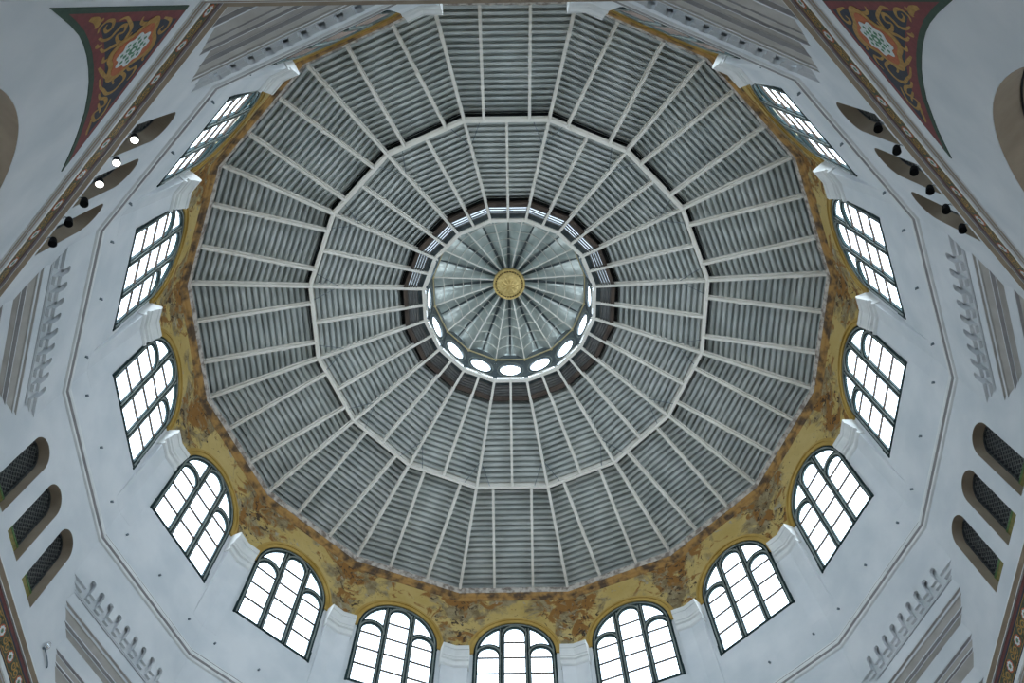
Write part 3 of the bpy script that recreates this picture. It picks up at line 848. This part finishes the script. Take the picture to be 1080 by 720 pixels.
for i in range(16): props(cs[i], 'dark gutter board outside the rusty tie beam on the %s side' % HOUR[i], 'gutter board', 'gutter boards round the lantern skirt')
anl = (0,.335,zr(.335)+.012); lr = empty('louvre_panel', 0, anl)
for a_ in (.3262,.3345,.3428,.3511):
    mb = MB(); z_ = zr(a_)+.012
    mb.sweep([(a_-.0021,z_),(a_+.0021,z_),(a_-.0016,z_+.0160),(a_-.0054,z_+.0160)], lambda a: -mit(a), mit, closed=True)
    child('louvre_blade', mb, ['louvre'], lr, anl)
mb = MB(); mb.sweep([(.356,zr(.356)+.0325),(.318,zr(.318)+.0325),(.318,zr(.318)+.034),(.356,zr(.356)+.034)], lambda a: -mit(a), mit, closed=True)  # filter pane added to dim the sky seen between the blades
child('dimming_pane', mb, ['dimmer'], lr, anl)
mb = MB(); mb.sweep([(.326,zr(.326)+.022),(.304,zr(.304)+.018),(.304,zr(.304)+.026),(.326,zr(.326)+.034)], lambda a: -mit(a), mit, closed=True)  # plate coloured dark for the unlit strip inside the louvres
child('inner_shade_plate', mb, ['drumdark'], lr, anl)
cs = copies(lr, range(1,16)); cs[0] = lr
for i in range(16): props(cs[i], 'bright louvred vent panel just outside the lantern on the %s side' % HOUR[i], 'louvre', 'louvre panels round the lantern')

# ------------------------------------------------------------------ lantern
LZ0, LZ1, LZB = 2.7477, 2.8905, 2.990
lan = bpy.data.objects.new('lantern', None); C.objects.link(lan); lan.location = (0,0,LZ0*S+ZO)
props(lan, 'ribbed metal lantern with oval windows and gold boss at the crown of the dome', 'lantern')
def lpart(name, mb, mats, smooth=False, i=0, half=False, mesh=None, parent=None):
    o = bpy.data.objects.new(name, mesh) if mesh else None
    if o is None:
        o = build(name, mb, mats, parent=lan, anchor=(0,0,LZ0), smooth=smooth)
    else:
        C.objects.link(o)
    o.parent = parent or lan
    if parent is None: o.rotation_euler = (0,0,FA*(i+(.5 if half else 0)))
    return o
def lset(name, mb, mats, half=False, smooth=False):
    o = lpart(name, mb, mats, smooth, 0, half); out = [o]
    for i in range(1,16): out.append(lpart(name, None, None, smooth, i, half, o.data))
    return out
mb = MB(); mb.sweep([(.2950,LZ0),(.3060,LZ0),(.3060,LZ0+.013),(.2950,LZ0+.013)], lambda a: -mit(a), mit, closed=True)
lset('base_ring', mb, ['steel'])
# side panels with an oval opening
def lz(a): return a
AP0, AP1 = .2960, .2820      # apothem at foot and head
def ap(z): return AP0+(AP1-AP0)*(z-LZ0)/(LZ1-LZ0)
OC, OA, OB = 2.8195, .0392, .0410
def panel():
    mb = MB(); zb, zt = LZ0+.013, LZ1+.045; N = 40
    def pt(u, z): return (u, ap(z), z)
    ov = [(OA*math.cos(2*PI*k/N), OC+OB*math.sin(2*PI*k/N)) for k in range(N)]
    # ring of quads between the oval and the rectangle
    def rect(k):
        t_ = 2*PI*k/N; c, s_ = math.cos(t_), math.sin(t_); w = mit(ap(OC))-.003
        hx, hz = w, (.052 if s_ < 0 else .050)
        f = min(hx/abs(c) if abs(c) > 1e-6 else 9, hz/abs(s_) if abs(s_) > 1e-6 else 9)
        return (c*f, OC+s_*f)
    rc = [rect(k) for k in range(N)]
    for k in range(N):
        j = (k+1) % N; mb.quad(pt(*ov[k]), pt(*ov[j]), pt(*rc[j]), pt(*rc[k]))
    w = mit(ap(OC))-.003
    def hx(z): return mit(ap(z))+.001
    for z0, z1 in ((OC+.050, zt), (LZ0+.0185, OC-.052)):
        mb.quad((-hx(z0),ap(z0),z0),(hx(z0),ap(z0),z0),(hx(z1),ap(z1),z1),(-hx(z1),ap(z1),z1))
    for s_ in (-1,1): mb.quad(pt(s_*(w-.001),OC-.053),pt(s_*(w+.008),OC-.053),pt(s_*(w+.008),OC+.051),pt(s_*(w-.001),OC+.051))
    return mb
pn = lset('drum_panel', panel(), ['drumdark'])
mb = MB(); N = 40
for r0, r1, da, mi in ((1.0,1.13,-.0030,0),(1.2,1.27,-.0020,1)):
    for k in range(N):
        t0, t1 = 2*PI*k/N, 2*PI*(k+1)/N
        def q(r, t_, d): z = OC+OB*r*math.sin(t_); return (OA*r*math.cos(t_), ap(z)+d, z)
        mb.quad(q(r0,t0,da),q(r1,t0,da),q(r1,t1,da),q(r0,t1,da),mi); mb.quad(q(r0,t0,da),q(r0,t1,da),q(r0,t1,.004),q(r0,t0,.004),mi); mb.quad(q(r1,t0,da),q(r1,t1,da),q(r1,t1,.004),q(r1,t0,.004),mi)
lset('oval_frame', mb, ['drumdark','greenhi'])
mb = MB(); mb.face([(OA*1.02*math.cos(2*PI*k/N), ap(OC+OB*math.sin(2*PI*k/N))+.002, OC+OB*1.02*math.sin(2*PI*k/N)) for k in range(N)])
lset('oval_pane', mb, ['glass'])
mb = MB(); mb.box(-.046,.046,.2915,.2945,LZ0+.0135,LZ0+.0175)  # pale strip standing for the daylight slot under the oval
lset('daylight_slot_strip', mb, ['steel'])
# corner posts
mb = MB()
for s_ in (-1,1): mb.bar((s_*.0055,.3000,LZ0+.010),(s_*.0050,.2865,LZ1+.004), .0030, .0050, up=(0,1,0))
lset('corner_post', mb, ['drumdark'], half=True)
# cream eaves rail with knots
mb = MB(); mb.sweep([(.2755,LZ1-.0018),(.2795,LZ1-.0018),(.2795,LZ1+.0022),(.2755,LZ1+.0022)], lambda a: -mit(a), mit, closed=True)
lset('eaves_rail', mb, ['cream'])
mb = MB(); mb.lathe([(.0004,LZ1-.0070),(.0040,LZ1-.0055),(.0058,LZ1),(.0040,LZ1+.0055),(.0004,LZ1+.0070)], 10, 0, (0,.2830))
lset('rail_knot', mb, ['cream'], half=True)
# ribs from the rail to the boss
def ribz(R, top=LZB):
    f = max(0.0, (.2835-R)/(.2835-.050)); return LZ1+.004+(top-LZ1)*(f**.88)
mb = MB(); pts = []
for k in range(9):
    R_ = .2835+(.050-.2835)*k/8; pts.append((0, R_, ribz(R_)))
for p, q in zip(pts[:-1], pts[1:]): mb.bar(p, q, .0040, .0060)
lset('rib', mb, ['steel'], half=True)
# skin gores: pleats arched up between the ribs
def gore_h(R): return .036*(R/.2835)**.8+.010
def gore_pt(f, R):
    "f in -1..1 across the gore at corner radius R"
    a = R*math.cos(PI/16); u = f*mit(a); return (u, a, ribz(R)+.004+gore_h(R)*(1-abs(f)**1.6))
mb = MB(); NF, NRR = 12, 14
for j in range(NRR):
    Ra, Rb = .2960+(.045-.2960)*j/NRR, .2960+(.045-.2960)*(j+1)/NRR
    for k in range(NF):
        f0, f1 = -1+2*k/NF, -1+2*(k+1)/NF
        mb.quad(gore_pt(f0,Ra), gore_pt(f1,Ra), gore_pt(f1,Rb), gore_pt(f0,Rb))
lset('roof_gore', mb, ['galvskin'], smooth=True)
mb = MB()  # dark strip painting the shaded gore valley, wider towards the boss
for j in range(NRR):
    Ra, Rb = .2860+(.052-.2860)*j/NRR, .2860+(.052-.2860)*(j+1)/NRR
    p, q = gore_pt(0,Ra), gore_pt(0,Rb)
    w0_, w1_ = [.0014+.0048*max(0,1-r_/.286)**.7 for r_ in (Ra,Rb)]
    mb.quad((-w0_,p[1],p[2]-.004),(w0_,p[1],p[2]-.004),(w1_,q[1],q[2]-.004),(-w1_,q[1],q[2]-.004))
    for s_ in (-1,1): mb.quad((s_*w0_,p[1],p[2]-.004),(s_*w0_,p[1],p[2]+.004),(s_*w1_,q[1],q[2]+.004),(s_*w1_,q[1],q[2]-.004))
lset('gore_valley_shade', mb, ['drumdark'])
for k_, R_ in enumerate((.250,.213,.178,.144,.112)):
    mb = MB(); pts = []
    for k in range(13):
        p = gore_pt(-1+k/6, R_); pts.append((p[0], p[1], p[2]-.004))
    mb.tube(pts, .0015, 5)
    lset('hoop', mb, ['steel'])
# gold boss
mb = MB(); bz = 2.962
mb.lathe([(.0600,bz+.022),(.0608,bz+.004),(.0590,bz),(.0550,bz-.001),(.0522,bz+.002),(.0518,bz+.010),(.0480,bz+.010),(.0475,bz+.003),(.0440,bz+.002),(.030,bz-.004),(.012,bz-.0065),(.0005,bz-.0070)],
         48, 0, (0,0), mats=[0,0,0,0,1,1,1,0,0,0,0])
boss = lpart('boss', mb, ['gold','golddark'], smooth=False)
def bpart(name, mb, mats):
    o = build(name, mb, mats, parent=boss, anchor=(0,0,LZ0)); return o
mb = MB()
for k in range(32):
    t_ = 2*PI*k/32; mb.lathe([(.0003,bz-.0025),(.0020,bz-.0008),(.0020,bz+.004)], 6, 0, (.0500*math.cos(t_), .0500*math.sin(t_)))
bpart('bead_ring', mb, ['gold'])
mb = MB()
for ring, (r0, r1, n_, wd) in enumerate(((.012,.043,12,.010),(.006,.026,8,.0085))):
    for k in range(n_):
        t_ = 2*PI*(k+.5*ring)/n_; c, s_ = math.cos(t_), math.sin(t_); zz = bz-.0035-.005*ring
        def P(r, w, z): return (r*c-w*s_, r*s_+w*c, z)
        rm = (r0+r1)/2
        mb.quad(P(r0,-.001,zz-.003), P(rm,-wd/2,zz), P(rm,0,zz-.0035), P(r0,.0,zz-.0045)); mb.quad(P(r0,.001,zz-.003), P(r0,0,zz-.0045), P(rm,0,zz-.0035), P(rm,wd/2,zz))
        mb.face([P(rm,-wd/2,zz), P(r1,0,zz+.001), P(rm,0,zz-.0035)]); mb.face([P(rm,wd/2,zz), P(rm,0,zz-.0035), P(r1,0,zz+.001)])
bpart('leaf_rosette', mb, ['gold'])
mb = MB(); mb.lathe([(.0605,bz+.021),(.0440,bz+.030),(.0005,bz+.032)], 32); bpart('boss_back', mb, ['dark'])

# ------------------------------------------------------------------ light: overcast sky through the windows
w = bpy.data.worlds.new('sky'); bpy.context.scene.world = w; w.use_nodes = True
t = w.node_tree; bg = t.nodes['Background']
tc = node(t, 'ShaderNodeTexCoord'); sep = node(t, 'ShaderNodeSeparateXYZ'); t.links.new(tc.outputs['Generated'], sep.inputs[0])
r = node(t, 'ShaderNodeValToRGB'); e = r.color_ramp.elements
e[0].position = .44; e[0].color = (.62,.68,.72,1); e[1].position = .52; e[1].color = (.74,.875,1.0,1)
mr = node(t, 'ShaderNodeMapRange'); mr.inputs['From Min'].default_value = -1; mr.inputs['From Max'].default_value = 1
t.links.new(sep.outputs['Z'], mr.inputs['Value']); t.links.new(mr.outputs['Result'], r.inputs['Fac']); t.links.new(r.outputs['Color'], bg.inputs['Color'])
# the cloud cover is brighter towards the top of the photo (world -Y) and a little towards its right
dt = node(t, 'ShaderNodeVectorMath', operation='DOT_PRODUCT'); dt.inputs[1].default_value = (.14, -.50, 0)
t.links.new(tc.outputs['Generated'], dt.inputs[0])
ma = node(t, 'ShaderNodeMath', operation='MULTIPLY_ADD'); ma.inputs[1].default_value = 7.0; ma.inputs[2].default_value = 7.0
t.links.new(dt.outputs['Value'], ma.inputs[0]); t.links.new(ma.outputs[0], bg.inputs['Strength'])
def portal(name, i, u, a, z, wu, wz, tilt=0):
    L = bpy.data.lights.new(name, 'AREA'); L.shape = 'RECTANGLE'; L.size = wu*S; L.size_y = wz*S
    L.cycles.is_portal = True
    o = bpy.data.objects.new(name, L); C.objects.link(o)
    az = FA*i; Rz = Matrix.Rotation(az, 4, 'Z')
    # area lights shine along local -Z; turn it to face the axis
    o.matrix_world = Matrix.Translation(Rz @ Vector((-u*S, a*S, z*S+ZO))) @ Rz @ Matrix.Rotation(-PI/2, 4, 'X')
for i in range(16):
    portal('window_portal', i, 0, 1.014, 2.085, .27, .37)
    portal('lantern_portal', i, 0, .305, OC, .085, .09)

# ------------------------------------------------------------------ camera
cam = bpy.data.cameras.new('camera'); co_ = bpy.data.objects.new('camera', cam); C.objects.link(co_)
f, tt, rr, yy, cx, cy, rot = 871.9430094, -0.3931592034, 0.0153425375, -0.0019882959, 0.0015767541, 0.9967873578, 0.0010245734
cam.sensor_fit = 'HORIZONTAL'; cam.sensor_width = 36; cam.lens = f/1080*36; cam.clip_start = .05; cam.clip_end = 500
def rx(a): c, s = math.cos(a), math.sin(a); return Matrix(((1,0,0),(0,c,-s),(0,s,c)))
def ry(a): c, s = math.cos(a), math.sin(a); return Matrix(((c,0,s),(0,1,0),(-s,0,c)))
def rzm(a): c, s = math.cos(a), math.sin(a); return Matrix(((c,-s,0),(s,c,0),(0,0,1)))
R3 = rzm(rr) @ rx(tt) @ ry(yy)
fl_ = lambda v: Vector((v[0], -v[1], v[2]))
right, up, fwd = fl_(R3[0]), fl_(R3[1]), fl_(R3[2])
mat = Matrix((( right.x, up.x, -fwd.x, 0),(right.y, up.y, -fwd.y, 0),(right.z, up.z, -fwd.z, 0),(0,0,0,1)))
pos = Vector((cx*S, -cy*S, ZO))
co_.matrix_world = Matrix.Rotation(-rot, 4, 'Z') @ Matrix.Translation(pos) @ mat
sc_ = bpy.context.scene
sc_.camera = co_
sc_.view_settings.view_transform = 'Standard'; sc_.view_settings.look = 'None'; sc_.view_settings.gamma = 1; sc_.view_settings.use_curve_mapping = False
sc_.view_settings.exposure = 0.0
sc_.cycles.max_bounces = 10; sc_.cycles.diffuse_bounces = 6; sc_.cycles.glossy_bounces = 4; sc_.cycles.transparent_max_bounces = 12
sc_.cycles.use_denoising = True; sc_.cycles.sample_clamp_indirect = 8.0
